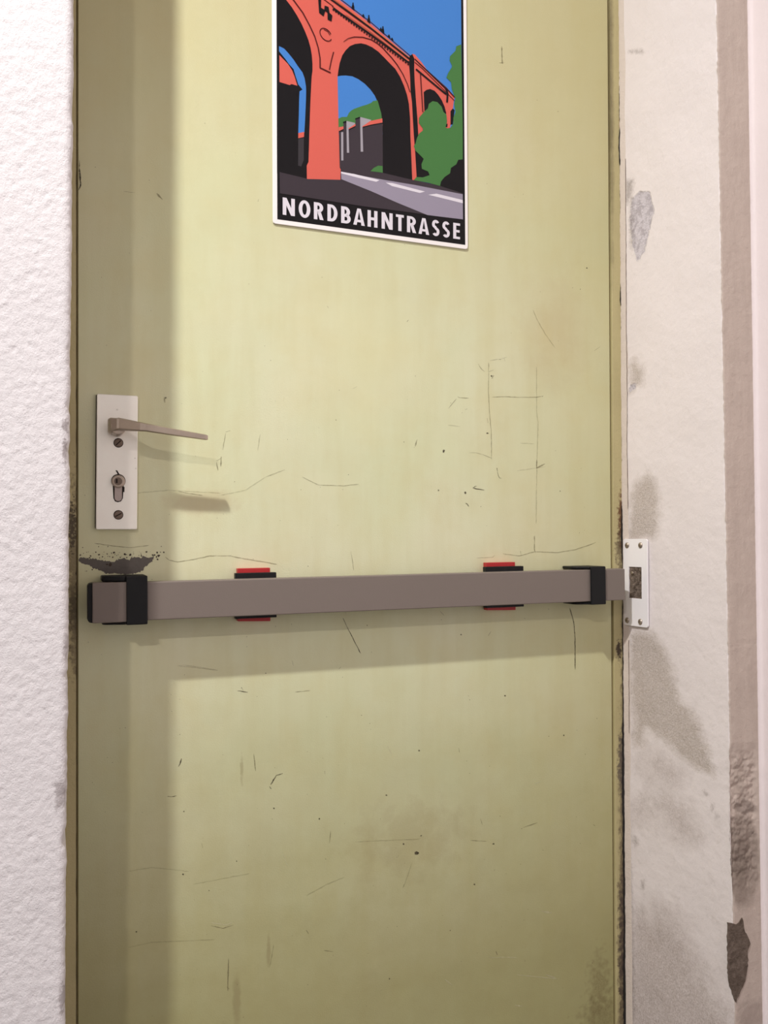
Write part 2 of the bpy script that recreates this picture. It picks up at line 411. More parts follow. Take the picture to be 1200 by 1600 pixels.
vv = L + Rr; n = len(L)
link('crack', vv, [(i, i + 1, n + i + 1, n + i) for i in range(n - 1)], m_black, fr)
L, Rr = [], []
for y in range(-20, 1640, 4):       # grime in the groove at the closing edge
    ww = .0005 + .0006 * max(0, mnoise.noise(Vector((5, 0, y * .03)))) + (.0012 * max(0, mnoise.noise(Vector((5, 9, y * .12)))) if 760 < y < 1000 else 0)
    z = P(122, y, .001)[1]; L.append((lx(z) - .0022 - ww, -.0013, z)); Rr.append((lx(z) - .0022, -.0013, z))
vv = L + Rr; n = len(L)
link('grime_line', vv, [(i, i + 1, n + i + 1, n + i) for i in range(n - 1)], m_black, fr)

m_fine = simple('crack_brown', lin(92, 76, 74), .9, var=.3)  # brownish purple tone of the fine cracks
for ya, yb in ((250, 800), (1000, 1150)):
    L, Rr = [], []
    for y in range(ya, yb, 5):
        z = P(975, y, .01)[1]; b = .0035 + .0012 * mnoise.noise(Vector((0, 1, z * 9))); j = .0008 * mnoise.noise(Vector((6, 6, z * 70))) + .0008 * mnoise.noise(Vector((6, 2, z * 12)))
        ww = .0004 + .0003 * mnoise.noise(Vector((1, 6, z * 90)))
        L.append((1.0437 + j, -.0121 - b, z)); Rr.append((1.0437 + j + ww * 1.4, -.0123 - b - ww, z))
    n = len(L); link('fine_crack', L + Rr, [(i, i + 1, n + i + 1, n + i) for i in range(n - 1)], m_fine, fr)

# ------------------------------------------------------------------ the door
def door_mat():
    k = M('pale_green_door_paint', .48, spec=.35)
    sx = k.n('ShaderNodeSeparateXYZ'); k.set(sx.inputs[0], k.P)
    n0 = k.noise(3.2, 3, .5); n1 = k.noise(11, 4, .6); n2 = k.noise(170, 4, .7)
    col = k.mix(k.ramp(n0, .35, .65), lin(210, 213, 175), lin(215, 214, 181))
    col = k.mix(k.math('MULTIPLY', k.ramp(n1, .45, .75), .35), col, lin(206, 196, 146))
    vs = k.noise(26, 3, .6, stretch=(1, 1, .12))                       # faint vertical roller streaks
    col = k.mix(k.math('MULTIPLY', k.ramp(vs, .4, .75), .22), col, lin(190, 180, 124))
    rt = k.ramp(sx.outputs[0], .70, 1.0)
    col = k.mix(k.math('MULTIPLY', rt, .34), col, lin(180, 164, 104))  # tan paint to the right, also painting in the dimmer light there
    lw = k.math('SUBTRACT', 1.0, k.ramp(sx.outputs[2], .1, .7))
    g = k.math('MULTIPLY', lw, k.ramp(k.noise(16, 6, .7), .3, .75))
    col = k.mix(k.math('MULTIPLY', lw, .75), col, lin(154, 148, 96)); col = k.mix(k.math('MULTIPLY', g, .42), col, lin(158, 148, 104))  # even low darkening paints the light falloff; the noisy mix is dirt
    col = k.mix(k.math('MULTIPLY', k.ramp(sx.outputs[2], 1.15, 1.75), .6), col, lin(184, 173, 126))  # upper door toned down in colour to paint weaker light there
    sp = k.ramp(n2, .66, .76); col = k.mix(k.math('MULTIPLY', sp, k.math('ADD', k.math('MULTIPLY', lw, .35), .12)), col, lin(120, 106, 70))
    def at(px, py, rx, rz, st, c=lin(150, 132, 92), **kw):
        nonlocal col
        x, z = P(px, py, 0); col = k.mix(k.blob((x, 0, z), (rx, .1, rz), axis='y', stren=st, **kw), col, c)
    at(315, 785, .05, .018, .30, lin(176, 148, 112), jag=.4, nscale=30, soft=.4)  # pinkish cast shadow of the lever painted into the door colour
    at(870, 520, .06, .08, .25, lin(178, 150, 108), jag=.5, nscale=14, soft=.6)
    at(560, 560, .10, .09, .35, lin(220, 214, 170), jag=.5, nscale=9, soft=.7)
    at(937, 1540, .02, .05, .6, lin(112, 96, 60), jag=.8, nscale=80, soft=.5, speck=.7)
    at(940, 1585, .04, .03, .6, lin(110, 96, 62), jag=.8, nscale=80, soft=.5, speck=.7)
    at(370, 1565, .006, .04, .35, lin(130, 116, 78), jag=.3, nscale=60)
    at(640, 1310, .08, .05, .2, lin(150, 132, 96), jag=.9, nscale=30, soft=.5)
    at(378, 1200, .003, .02, .4, lin(140, 126, 88), jag=.5)
    at(420, 1485, .003, .022, .4, lin(140, 126, 88), jag=.5)
    fine = k.noise(420, 3, .6); wv = k.noise(7, 2, .5)
    nor = k.bump(wv, .004, .6); nor = k.bump(fine, .00025, prev=nor)
    return k.done(col, nor, k.math('ADD', .40, k.math('MULTIPLY', n1, .2)))
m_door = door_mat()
door = empty('door_1', (.05, 0, 0)); tag(door, 'pale green painted door with scuffs and a chipped grey patch', 'door', kind='structure')
door.location = (0, 0, 0)
v = []
for z in (-.122, 2.25):
    v += [(lx(z), 0, z), (lx(z), .035, z), (1.0168, .035, z), (1.0168, 0, z)]
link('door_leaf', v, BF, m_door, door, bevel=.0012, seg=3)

# chipped grey patch beside the lock
m_slate = simple('grey_undercoat', lin(92, 86, 80), .6, var=.25, nscale=120)
m_slate2 = simple('dark_undercoat', lin(62, 50, 40), .7, var=.3, nscale=200)
cc = lambda pts: [(100 + x / 7.5, 850 + y / 7.5) for x, y in pts]
patch = cc([(178, 155), (250, 162), (300, 178), (340, 162), (400, 185), (450, 198), (520, 195), (580, 210), (640, 180), (700, 165), (760, 185), (800, 155), (880, 150), (900, 168), (930, 135), (980, 158), (1050, 150), (1040, 200), (1000, 235), (940, 275), (930, 305), (870, 335), (800, 350), (740, 355), (640, 355), (600, 342), (540, 345), (490, 345), (440, 315), (380, 295), (330, 278), (310, 258), (250, 235), (200, 222), (178, 205)])
def decal(name, polys, mat, parent, d, plane=P):
    v, f = [], []
    for pl in polys:
        q = [P(a, b, d) for a, b in pl]; n = len(q)
        ar = sum(q[i][0] * q[(i + 1) % n][1] - q[(i + 1) % n][0] * q[i][1] for i in range(n))
        if ar < 0: q = q[::-1]
        f.append(tuple(range(len(v), len(v) + n))); v += [(x, -d, z) for x, z in q]
    return link(name, v, f, mat, parent)
decal('bare_patch', [jag(patch, 1.2, 1.05, 5)], m_slate, door, .0002)['label'] = 'bare grey patch where the green paint has chipped off'
sp = []
rnd = random.Random(11)
def speck(cx, cy, r):
    n = 7; a0 = rnd.uniform(0, 6); return [(cx + r * rnd.uniform(.5, 1.2) * cos(a0 + 6.283 * i / n), cy + r * rnd.uniform(.5, 1.2) * sin(a0 + 6.283 * i / n)) for i in range(n)]
for x, y, r in [(585, 100, 1.9), (710, 120, 2.1), (775, 130, 1.9), (410, 125, 1.6), (450, 150, 1.5), (570, 155, 1.5), (1090, 100, 1.9), (1110, 135, 2.4), (1060, 130, 1.6), (1095, 180, 1.9), (1130, 95, .9), (1170, 97, 1.2), (965, 92, 1.5), (310, 140, 1.6), (300, 160, 1.4), (375, 95, 1.2), (515, 30, .9), (220, 42, 1), (1140, 28, .8), (405, 30, .8), (1040, 128, 1.4), (905, 140, 1.3), (660, 155, 1.2), (265, 318, .9), (190, 130, 1.3), (735, 158, 1.3), (330, 300, 1.4), (1085, 150, 1.6)]:
    sp.append(speck(100 + x / 7.5, 850 + y / 7.5, r))
for _ in range(46):
    sp.append(speck(rnd.uniform(126, 240), 868 + rnd.uniform(-6, 5), rnd.uniform(.3, .9)))
sp += [speck(172, 883, 3.5), speck(167, 882, 2.2)]
tag(decal('paint_chips', sp, m_slate2, door, .0003), kind='stuff')

# scratches and scuffs
def ribbon(pts, wd, d=.0003):
    """pixel polyline -> thin ragged ribbon polygon"""
    n = len(pts); out1, out2 = [], []
    dense = []
    for (a, b), (c, e) in zip(pts, pts[1:]):
        k = max(1, int(math.hypot(c - a, e - b) / 4))
        dense += [(a + (c - a) * i / k, b + (e - b) * i / k) for i in range(k)]
    dense.append(pts[-1]); n = len(dense)
    for i, (x, y) in enumerate(dense):
        a = dense[max(0, i - 1)]; b = dense[min(n - 1, i + 1)]; dx, dy = b[0] - a[0], b[1] - a[1]; l = math.hypot(dx, dy) or 1
        ww = wd * .5 * (rnd.uniform(.5, 1.3)) * (.35 if i in (0, n - 1) else 1); jx = rnd.uniform(-.25, .25)
        out1.append((x - dy / l * (ww + jx), y + dx / l * (ww + jx))); out2.append((x + dy / l * (ww - jx), y - dx / l * (ww - jx)))
    return out1, out2
def ribbons(name, items, mat, parent, d):
    v, f = [], []
    for wd, pts in items:
        a, b = ribbon(pts, wd); k = len(v); n = len(a)
        for x, y in a + b: q = P(x, y, d); v.append((q[0], -d, q[1]))
        f += [(k + i, k + n + i, k + n + i + 1, k + i + 1) for i in range(n - 1)]
    return tag(link(name, v, f, mat, parent), kind='stuff')
def T(c, *pts):
    ox, oy, s = {'6': (200, 400, .63333), '7': (200, 950, .63333), '8': (700, 480, .216667), 'h': (100, 590, .216667), 'f': (0, 0, 1), 'b': (100, 840, .31667)}[c]
    return [(ox + x * s, oy + y * s) for x, y in pts]
dark = [(1.1, T('7', (530, 25), (545, 55), (574, 112))), (1.2, T('7', (1090, 0), (1100, 35), (1103, 75), (1103, 152))),
        (1.8, T('7', (270, 204), (285, 206), (296, 208))), (1.0, T('7', (280, 196), (284, 204))),
        (1.6, T('7', (132, 371), (128, 385), (124, 391))), (1.5, T('7', (382, 408), (366, 413), (352, 436))), (3.0, T('7', (349, 440), (353, 446))),
        (3.0, T('7', (908, 847), (911, 856))), (2.0, T('7', (98, 464), (106, 466))), (1.2, T('7', (106, 466), (120, 463))), (1.1, T('7', (895, 58), (889, 68))),
        (1.1, T('7', (520, 151), (525, 145))), (1.2, T('6', (491, 123), (495, 128))), (1.2, T('6', (688, 162), (692, 157))),
        (1.5, T('8', (330, 492), (315, 515))), (2.2, T('8', (352, 1160), (357, 1185))), (.9, T('8', (357, 1190), (362, 1215), (372, 1232), (388, 1234))),
        (1.2, T('8', (178, 1300), (200, 1310), (264, 1318))), (1.0, T('8', (178, 1305), (195, 1292), (210, 1290))),
        (2.0, T('8', (128, 1412), (140, 1420), (150, 1436))), (1.4, T('7', (405, 130), (408, 142))), (2.2, T('7', (440, 795), (446, 804))), (1.4, T('7', (816, 346), (818, 356))),
        (1.4, [(124, 250), (124, 262)]), (2.4, [(124, 262), (126, 290), (123, 297)]), (1.4, T('7', (1152, 538), (1148, 534))), (1.4, T('7', (678, 690), (681, 682)))]
mid = [(1.1, T('8', (217, 407), (240, 445), (265, 467))), (1.3, T('8', (294, 400), (292, 465))), (1.1, T('8', (290, 465), (330, 452))), (1.0, T('8', (303, 385), (360, 376))),
       (3.2, T('8', (366, 376), (384, 376))), (1.0, T('8', (385, 370), (425, 360))), (1, T('8', (405, 368), (412, 390))), (.9, T('8', (1055, 315), (1100, 283))),
       (2.4, T('8', (125, 740), (140, 732))), (1.4, T('8', (98, 764), (106, 758))), (1.8, T('8', (70, 645), (82, 650))), (1.2, T('8', (75, 652), (150, 656))), (1.1, T('8', (5, 730), (60, 660))),
       (1.0, T('8', (295, 470), (292, 600), (298, 740), (312, 900), (315, 1100))), (1.2, T('8', (320, 648), (420, 645), (500, 650), (535, 650), (640, 648), (690, 640))),
       (2.6, T('8', (282, 800), (288, 835))), (3.4, T('8', (276, 909), (294, 909))), (1.4, T('8', (250, 1062), (315, 1090))), (1.8, T('8', (640, 1100), (638, 1160), (700, 1130))),
       (1.1, T('6', (340, 545), (388, 527))), (1, T('6', (430, 545), (470, 565), (530, 567), (570, 563))), (1.8, T('6', (708, 470), (714, 452))), (2.6, T('h', (722, 140), (728, 180))),
       (1.2, T('h', (1165, 400), (1145, 520))), (1.6, T('h', (1200, 383), (1165, 392))), (2.8, T('h', (1135, 570), (1130, 640))), (2.2, T('h', (1100, 610), (1110, 670))), (1.4, T('h', (1100, 600), (1135, 580))),
       (1.4, T('6', (1003, 690), (1003, 728))), (2.6, T('6', (1003, 722), (1005, 732))), (1.6, T('6', (968, 728), (970, 740))),
       (1.1, T('6', (860, 745), (900, 743), (905, 738))), (1.1, T('6', (925, 735), (965, 740), (1005, 729), (1060, 732), (1105, 724), (1140, 712), (1155, 706))),
       (1.3, T('b', (500, 95), (520, 112), (560, 120), (640, 108), (720, 90), (820, 90), (890, 105), (1000, 122), (1050, 132))), (1.1, T('b', (150, 28), (250, 42), (330, 50), (420, 38))),
       (.9, T('6', (550, 728), (557, 775))), (1.6, T('7', (870, 520), (874, 535))), (1, T('7', (845, 573), (885, 576))), (1.4, T('7', (975, 542), (1010, 530))),
       (1.2, T('7', (412, 207), (450, 204))), (1.6, T('7', (483, 845), (505, 848))), (1.8, T('7', (248, 865), (246, 945))), (3, T('7', (244, 935), (250, 940))),
       (1.4, T('7', (500, 550), (497, 580))), (1.2, T('7', (205, 784), (235, 790), (260, 782))), (1.4, T('7', (310, 360), (315, 402))), (1.2, T('h', (820, 820), (900, 835), (1000, 850))), (2.2, T('7', (182, 580), (184, 592))),
       (2.5, [(404, 311), (403, 315)]), (1.6, T('7', (770, 8), (780, 18))), (2.0, T('7', (485, 402), (486, 410))), (2.6, [(245, 302), (254, 312)]), (1, [(193, 299), (211, 301)]), (2, [(784, 72), (785, 100)]), (1.6, [(780, 98), (788, 98)])]
faint = [(1.3, T('8', (615, 20), (640, 85), (700, 190), (770, 290))), (1.4, T('8', (638, 430), (640, 760), (650, 830), (645, 1000), (638, 1300), (636, 1560))),
         (1.3, T('6', (230, 590), (290, 578), (340, 545))), (1.3, T('6', (20, 585), (100, 578), (230, 585))), (1.3, T('7', (0, 650), (60, 640), (150, 650))), (1.3, T('7', (160, 682), (300, 655))),
         (1.3, T('7', (440, 710), (490, 682), (535, 664))), (1.3, T('7', (0, 838), (60, 825), (215, 818))), (1.4, T('7', (360, 830), (350, 885))), (1.2, T('8', (150, 1050), (200, 1050), (250, 1062))),
         (1.3, T('7', (560, 577), (720, 570))), (1.3, T('7', (680, 690), (700, 630))), (1.2, T('7', (135, 140), (220, 153))), (1.2, T('8', (520, 980), (620, 985))), (1.2, T('8', (0, 850), (90, 860))), (1.5, T('6', (320, 480), (326, 440))), (1.1, T('6', (1030, 520), (960, 530))), (1.2, T('b', (560, 632), (760, 655)))]
light = [(2.2, T('7', (640, 340), (650, 360))), (1.4, T('7', (1000, 435), (1020, 428))), (1.6, T('7', (890, 862), (960, 862))), (3, T('7', (1020, 748), (1045, 752))), (2.5, T('7', (955, 980), (972, 982))), (1.5, T('7', (960, 905), (1060, 915))),
         (1.6, T('7', (205, 776), (240, 782), (258, 776))), (2.2, T('7', (1030, 905), (1055, 912))), (1.2, T('7', (380, 600), (395, 640))), (2, T('7', (780, 915), (800, 930))), (1.4, T('6', (552, 328), (565, 322)))]
dots = [(590, 43), (822, 66), (930, 216), (280, 197), (360, 494), (472, 520), (138, 502), (723, 562), (136, 657), (795, 796), (1075, 314), (855, 682), (200, 697), (638, 462), (680, 582), (900, 582), (20, 799), (358, 1380 / 1), (268, 625), (902, 582), (718, 352), (340, 161), (645, 915), (716, 604)]
dotp = [speck(200 + x * .6333, 950 + y * .6333, 1.5 if i % 3 else 1.0) for i, (x, y) in enumerate(dots) if y < 1100] + [speck(200 + 712 * .6333, 950 + 605 * .6333, 3.4)]
dotp += [speck(200 + x * .6333, 400 + y * .6333, r) for x, y, r in ((779, 481, 2.6), (832, 584, 1.8), (766, 578, 1.2), (1132, 30, 1.2), (887, 437, 1.6), (1066, 580, 1.2), (897, 296, 1.6), (93, 350, 1.6))]
for _ in range(240):
    yy = rnd.uniform(0, 1) ** .6 * 1600; dotp.append(speck(rnd.uniform(126, 948), yy, rnd.uniform(.25, .7)))
m_i1 = ink('dark_scratch', lin(58, 46, 30), .85); m_i2 = ink('scuff', lin(104, 90, 56), .45)
m_i3 = ink('faint_scuff', lin(120, 108, 68), .24); m_i4 = ink('pale_scrape', lin(226, 220, 188), .32)
ribbons('scratches', dark, m_i1, door, .0004); ribbons('scuffs', mid, m_i2, door, .00035)
ribbons('faint_scuffs', faint, m_i3, door, .0003); ribbons('pale_scrapes', light, m_i4, door, .00032)
tag(decal('specks', dotp, m_i1, door, .00045), kind='stuff')

# ------------------------------------------------------------------ handle plate, lever, lock
m_plate = simple('anodised_plate', lin(255, 249, 240), .4, metal=.6, var=.05, nscale=40, bump=.0001)
m_lever = simple('brushed_aluminium', lin(176, 162, 148), .32, metal=.75, var=.08, nscale=60, bump=.0001)
m_screw = simple('worn_steel', lin(120, 104, 92), .45, metal=.5, var=.3, nscale=300)
m_hole = simple('dark_hole', lin(40, 32, 26), .9, var=.3)
m_cyl = simple('lock_steel', lin(176, 162, 156), .35, metal=.6, var=.1, nscale=200)
PT = .008
plate = prism('handle_plate', rrect(.0728, .1344, .8867, 1.0970, .0028), -PT, -.0003, m_plate, door, bevel=.0012, seg=3)
plate['label'] = 'white metal handle plate'
prism('plate_gap_shade', rrect(.0716, .13, .8885, 1.0962, .002), -.004, -.0001, m_hole, door)  # dark sheet standing in for the shadow gap beside the plate
def screw(name, cx, cz, y, r, parent, mat, ang):
    """recessed slotted countersunk screw facing the room"""
    bm = bmesh.new()
    def ring(rr, yy): return [bm.verts.new((cx + rr * cos(2 * pi * k / 24), yy, cz + rr * sin(2 * pi * k / 24))) for k in range(24)]
    a, b, c, d = ring(r, y + .0002), ring(r, y - .0004), ring(r * .86, y - .0011), ring(r * .5, y - .0014)
    for p, q in ((a, b), (b, c), (c, d)):
        for k in range(24): bm.faces.new((p[k], p[(k + 1) % 24], q[(k + 1) % 24], q[k]))
    bm.faces.new(d)
    me = bpy.data.meshes.new(name); bmesh.ops.recalc_face_normals(bm, faces=bm.faces); bm.to_mesh(me); bm.free(); me.materials.append(mat); me.materials.append(m_hole)
    o = bpy.data.objects.new(name, me); C.objects.link(o); o.parent = parent
    # slot
    ca, sa = cos(ang), sin(ang); w2, l2 = r * .13, r * .8
    pts = [(cx + ca * l2 * sx - sa * w2 * sz, cz + sa * l2 * sx + ca * w2 * sz) for sx, sz in ((-1, -1), (1, -1), (1, 1), (-1, 1))]
    k0 = len(me.vertices)
    bm = bmesh.new(); bm.from_mesh(me)
    f = bm.faces.new([bm.verts.new((x, y - .00155, z)) for x, z in pts]); f.material_index = 1; bm.to_mesh(me); bm.free()
    return o
for py, a in ((692, .8), (804.5, .5)):
    x, z = P(185, py, PT); prism('screw_hole', circ(x, z, .0074), -PT - .0002, -PT + .001, m_hole, plate)
    screw('screw', x, z, -PT - .0002, .0064, plate, m_screw, a)
# profile cylinder in its slot
x, z = P(184.5, 752.5, PT)
sl = circ(x, z, .0105, 20, -50, 230); sl = circ(x + .0003, z + .001, .0108, 20, -40, 220) + [(x - .0068, z - .026), (x - .0045, z - .0308), (x + .0000, z - .0322), (x + .0045, z - .0308), (x + .0074, z - .026)]
prism('lock_slot', sl, -PT - .0002, -PT + .001, m_hole, plate)
tg = [(x - .0054, z), (x + .0058, z), (x + .0058, z - .025)] + circ(x + .0002, z - .0250, .0056, 10, 0, -180)
prism('lock_body', [(x - .0054, z), (x - .0054, z - .025)] + [(x + .0002 + .0056 * cos(radians(180 + k * 18)), z - .025 + .0056 * sin(radians(180 + k * 18))) for k in range(1, 10)] + [(x + .0058, z - .025), (x + .0058, z)], -PT - .0024, -PT, m_cyl, plate, bevel=.0005)
lc = prism('lock_cylinder', circ(x, z, .0100, 32), -PT - .0085, -PT, m_lever, plate, bevel=.0022, seg=4)
prism('keyway', rrect(x - .0042, x - .0012, z - .003, z + .004, .0012), -PT - .0088, -PT - .007, m_hole, plate)
prism('cylinder_core', circ(x - .0006, z, .0062, 24), -PT - .0086, -PT - .006, m_screw, plate)
prism('lock_notch', [(x - .004, z + .0175), (x - .0015, z + .0175), (x + .0035, z + .009), (x + .001, z + .0085)], -PT - .0004, -PT, m_hole, plate)
prism('lock_notch', [(x + .0065, z - .008), (x + .0098, z - .008), (x + .0095, z - .0165), (x + .006, z - .015)], -PT - .0004, -PT, m_hole, plate)
for sx_, sz_ in ((211, 716), (212, 732), (183, 640)):
    decal('plate_smudge', [speck(sx_, sz_, 1.6)], m_i3, plate, PT + .0002)
# lever
nx_, nz_ = P(184.0, 669, .03)
prism('lever_neck', circ(nx_, nz_, .0112, 32), -.046, -PT, m_lever, plate, bevel=.001)
secs = [(169.2, 664, .034, 19), (173, 664.4, .044, 24), (182.3, 662.0, .0535, 18.8), (186, 661.5, .054, 18.5), (219, 666.2, .066, 13.5), (228, 667.4, .0665, 12), (275, 675.4, .065, 10.3), (322, 683.0, .063, 8.2), (325, 683.4, .0625, 6.5)]
v = []; th = [.016, .026, .032, .026, .011, .010, .009, .008, .006]
for (px, py, d, h), t in zip(secs, th):
    x, z = P(px, py, d); hh = h * .5 * (CAM_D - d) / FOC * 1.0
    c = hh * .22; e = t * .18
    v += [(x, -d, z - hh + c), (x, -d + e, z - hh), (x, -d + t - e, z - hh), (x, -d + t, z - hh + c), (x, -d + t, z + hh - c), (x, -d + t - e, z + hh), (x, -d + e, z + hh), (x, -d, z + hh - c)]
f = []
for i in range(len(secs) - 1):
    for k in range(8): a = i * 8 + k; b = i * 8 + (k + 1) % 8; f.append((a, a + 8, b + 8, b))
f += [tuple(range(8)), tuple(range(len(v) - 1, len(v) - 9, -1))]
lv = link('lever', v, f, m_lever, plate); lv['label'] = 'brushed metal lever handle'

# ------------------------------------------------------------------ bar lock
m_bar = simple('taupe_powder_coat', lin(122, 111, 104), .5, metal=.1, var=.04, nscale=500, bump=.00015)
m_blk = simple('black_plastic', lin(15, 16, 18), .5, var=.15, nscale=200, bump=.0001, spec=.3)
m_red = simple('red_plastic', lin(176, 34, 38), .45, var=.15, nscale=60, bump=.0002)
TILT = math.atan2(.0092, .952)
bar = empty('bar_lock', (.0665, 0, .7768), (0, -TILT, 0))
tag(bar, 'long taupe metal bar lock screwed across the green door with black brackets', 'lock')
B0, B1 = -.052, -.024
def bb(name, x0, x1, z0, z1, y0, y1, mat, bevel=.0012, seg=3):
    return prism(name, [(x0, z0), (x1, z0), (x1, z1), (x0, z1)], y0, y1, mat, bar, bevel=bevel, seg=seg)
bb('bar_rail', .070, .9445, -.0290, .0292, B0, B1, m_bar, .0016)
bb('bar_sleeve', .0, .072, -.0302, .0300, B0 - .0012, B1, m_bar, .0016)['label'] = 'left end sleeve of the bar'
prism('end_cap', [(-.0065, -.026), (-.004, -.0292), (.002, -.0302), (.002, .0298), (-.004, .0288), (-.0065, .0255)], B0 + .003, B1 + .004, m_blk, bar, bevel=.001)
def bracket(x0, x1, back, top, bot):
    """black strap over the bar with side arms widening towards the door"""
    v = []; f = []
    def arm(za, zb):
        # plan outline widening to the left at the door
        k = len(v); pl = [(x0, -.057), (x1, -.057), (x1, -.0005), (x0 - back, -.0005), (x0 - back, -.034), (x0 - back + .004, -.041), (x0 - .001, -.050)]
        n = len(pl)
        for z in (za, zb):
            v.extend((x, y, z) for x, y in pl)
        f.append(tuple(k + i for i in range(n))[::-1]); f.append(tuple(k + n + i for i in range(n)))
        for i in range(n): j = (i + 1) % n; f.append((k + i, k + j, k + n + j, k + n + i))
    arm(.0305, top); arm(bot, -.0305)
    k = len(v)
    for z in (bot, top): v.extend([(x0, -.0575, z), (x0, -.0528, z), (x1, -.0528, z), (x1, -.0575, z)])
    f.extend(tuple(k + i for i in q) for q in BF)
    o = link('strap_bracket', v, f, m_blk, bar, bevel=.0018, seg=3); return o
bracket(.0485, .0795, .034, .0392, -.0345)
bracket(.8675, .8990, .026, .0350, -.0348)
for x0, x1, r0, r1 in ((.2198, .2872, .2262, .2796), (.6687, .7453, .6765, .7347)):
    # carrier block: red packing against the door, black clip on top of it
    prism('carrier_packing', [(r0, -.0405), (r1, -.0425), (r1, .0448), (r0, .0448)], -.0135, -.0004, m_red, bar, bevel=.0006)
    bb('carrier_clip', x0, x1, -.0355, .0378, -.0255, -.0135, m_blk, .001)

# ------------------------------------------------------------------ strike plate on the reveal
s0, s1 = .006, .070
zc = PR(985, 911)[1]; zt = PR(977, 842)[1]; zb = PR(977, 976)[1]
ra = math.atan2(arris_x(.86) - base_x(.86), DEPTH)
st = empty('strike_plate', (reveal_x(0, .86) - .0018, 0, 0), (0, 0, ra))
st.rotation_euler = (0, 0, 0)
tag(st, 'white metal strike plate with square slot on the right reveal', 'strike plate')
m_strike = simple('white_plate_metal', lin(255, 249, 254), .35, metal=.1, var=.03, nscale=40, bump=.0001)
NX = Vector((-cos(ra), -sin(ra), 0)); OUT = Vector((sin(ra), -cos(ra), 0)); OR = Vector((base_x(.86), 0, 0)) + NX * .0016
def RV(s, z, h): return OR + OUT * s + NX * h + Vector((0, 0, z))
def rprism(name, pts, h0, h1, mat, parent, bevel=0, hole=None):
    n = len(pts); v = [RV(s, z, h1) for s, z in pts] + [RV(s, z, h0) for s, z in pts]; f = []
    if hole:
        m = len(hole); v += [RV(s, z, h1) for s, z in hole] + [RV(s, z, h0) for s, z in hole]
        k = n // m
        for i in range(m):
            j = (i + 1) % m; seq = [q % n for q in range(i * k, i * k + k + 1)]
            f.append(tuple(seq + [2 * n + j, 2 * n + i]))
            f.append((2 * n + i, 2 * n + j, 2 * n + m + j, 2 * n + m + i))
    else: f.append(tuple(range(n)))
    f.append(tuple(range(2 * n - 1, n - 1, -1))) if not hole else None
    for i in range(n): j = (i + 1) % n; f.append((i, i + n, j + n, j))
    o = link(name, v, f, mat, None, bevel=bevel)
    if parent:
        o.parent = parent; o.matrix_parent_inverse = MPI
    bm = bmesh.new(); bm.from_mesh(o.data); bmesh.ops.recalc_face_normals(bm, faces=bm.faces); bm.to_mesh(o.data); bm.free()
    return o
from mathutils import Matrix
MPI = Matrix.Translation(-st.location)
outl = rrect(s0, s1, zb, zt, .0045, 5)           # 24 points, starting at the far top corner
# rotate the outline so that each slot corner takes the outline corner nearest to it
outl = outl[3:] + outl[:3]
slz1 = PR(985, 885.5)[1]; slz0 = PR(985, 934)[1]
sa_, sb_ = PR(985.5, 910)[0], PR(1005.5, 910)[0]
hole = [(sb_, slz1), (sa_, slz1), (sa_, slz0), (sb_, slz0)]
rprism('plate', outl, .0, .0028, m_strike, st, bevel=.0004, hole=hole)
k = M('rubble', .95, spec=.15); nn = k.noise(150, 5, .7)
m_rub = k.done(k.mix(k.ramp(nn, .35, .7), lin(66, 54, 46), lin(150, 134, 122)), k.bump(nn, .003))
rows = []
for i in range(25):
    z = slz0 + (slz1 - slz0) * i / 24; r = []
    for j in range(15):
        s = sa_ + (sb_ - sa_) * j / 14; q = Vector((s * 120, 0, z * 120))
        h = -.0 + .0011 + .0010 * mnoise.noise(q) + .0006 * mnoise.noise(q * 2.7)
        r.append(RV(s, z, max(0, h)))
    rows.append(r)
o = grid('plaster_rubble', rows, m_rub, None); o.parent = st; o.matrix_parent_inverse = MPI; o['label'] = 'crumbly mortar behind the slot'
bead = bmesh.new(); s, z = PR(990.5, 895)
bmesh.ops.create_icosphere(bead, subdivisions=2, radius=.0032)
for vt in bead.verts: vt.co = RV(s, z, .002) + Vector((vt.co.x * .6, vt.co.y * 1.2, vt.co.z))
me = bpy.data.meshes.new('anchor_head'); bead.to_mesh(me); bead.free(); me.materials.append(m_lever)
o = bpy.data.objects.new('anchor_head', me); C.objects.link(o); o.parent = st; o.matrix_parent_inverse = MPI
for px, py in ((982.7, 852), (1003.7, 852), (983, 969), (1003.7, 971.5)):
    s, z = PR(px, py)
    v, f = [], []
    N = 16
    for rr, hh in ((.0056, .0028), (.0054, .0036), (.0042, .0048), (.0022, .0056), (.0005, .0058)):
        v += [RV(s + rr * cos(2 * pi * q / N), z + rr * sin(2 * pi * q / N), hh) for q in range(N)]
    for i in range(4):
        for q in range(N): f.append((i * N + q, i * N + (q + 1) % N, (i + 1) * N + (q + 1) % N, (i + 1) * N + q))
    f.append(tuple(range(4 * N, 5 * N)))
    o = link('screw', v, f, m_lever, None, smooth=True); o.parent = st; o.matrix_parent_inverse = MPI
    o2 = rprism('screw_recess', [(s + .0016 * cos(2 * pi * q / 8), z + .0020 * sin(2 * pi * q / 8)) for q in range(8)], .0052, .0060, m_screw, st)

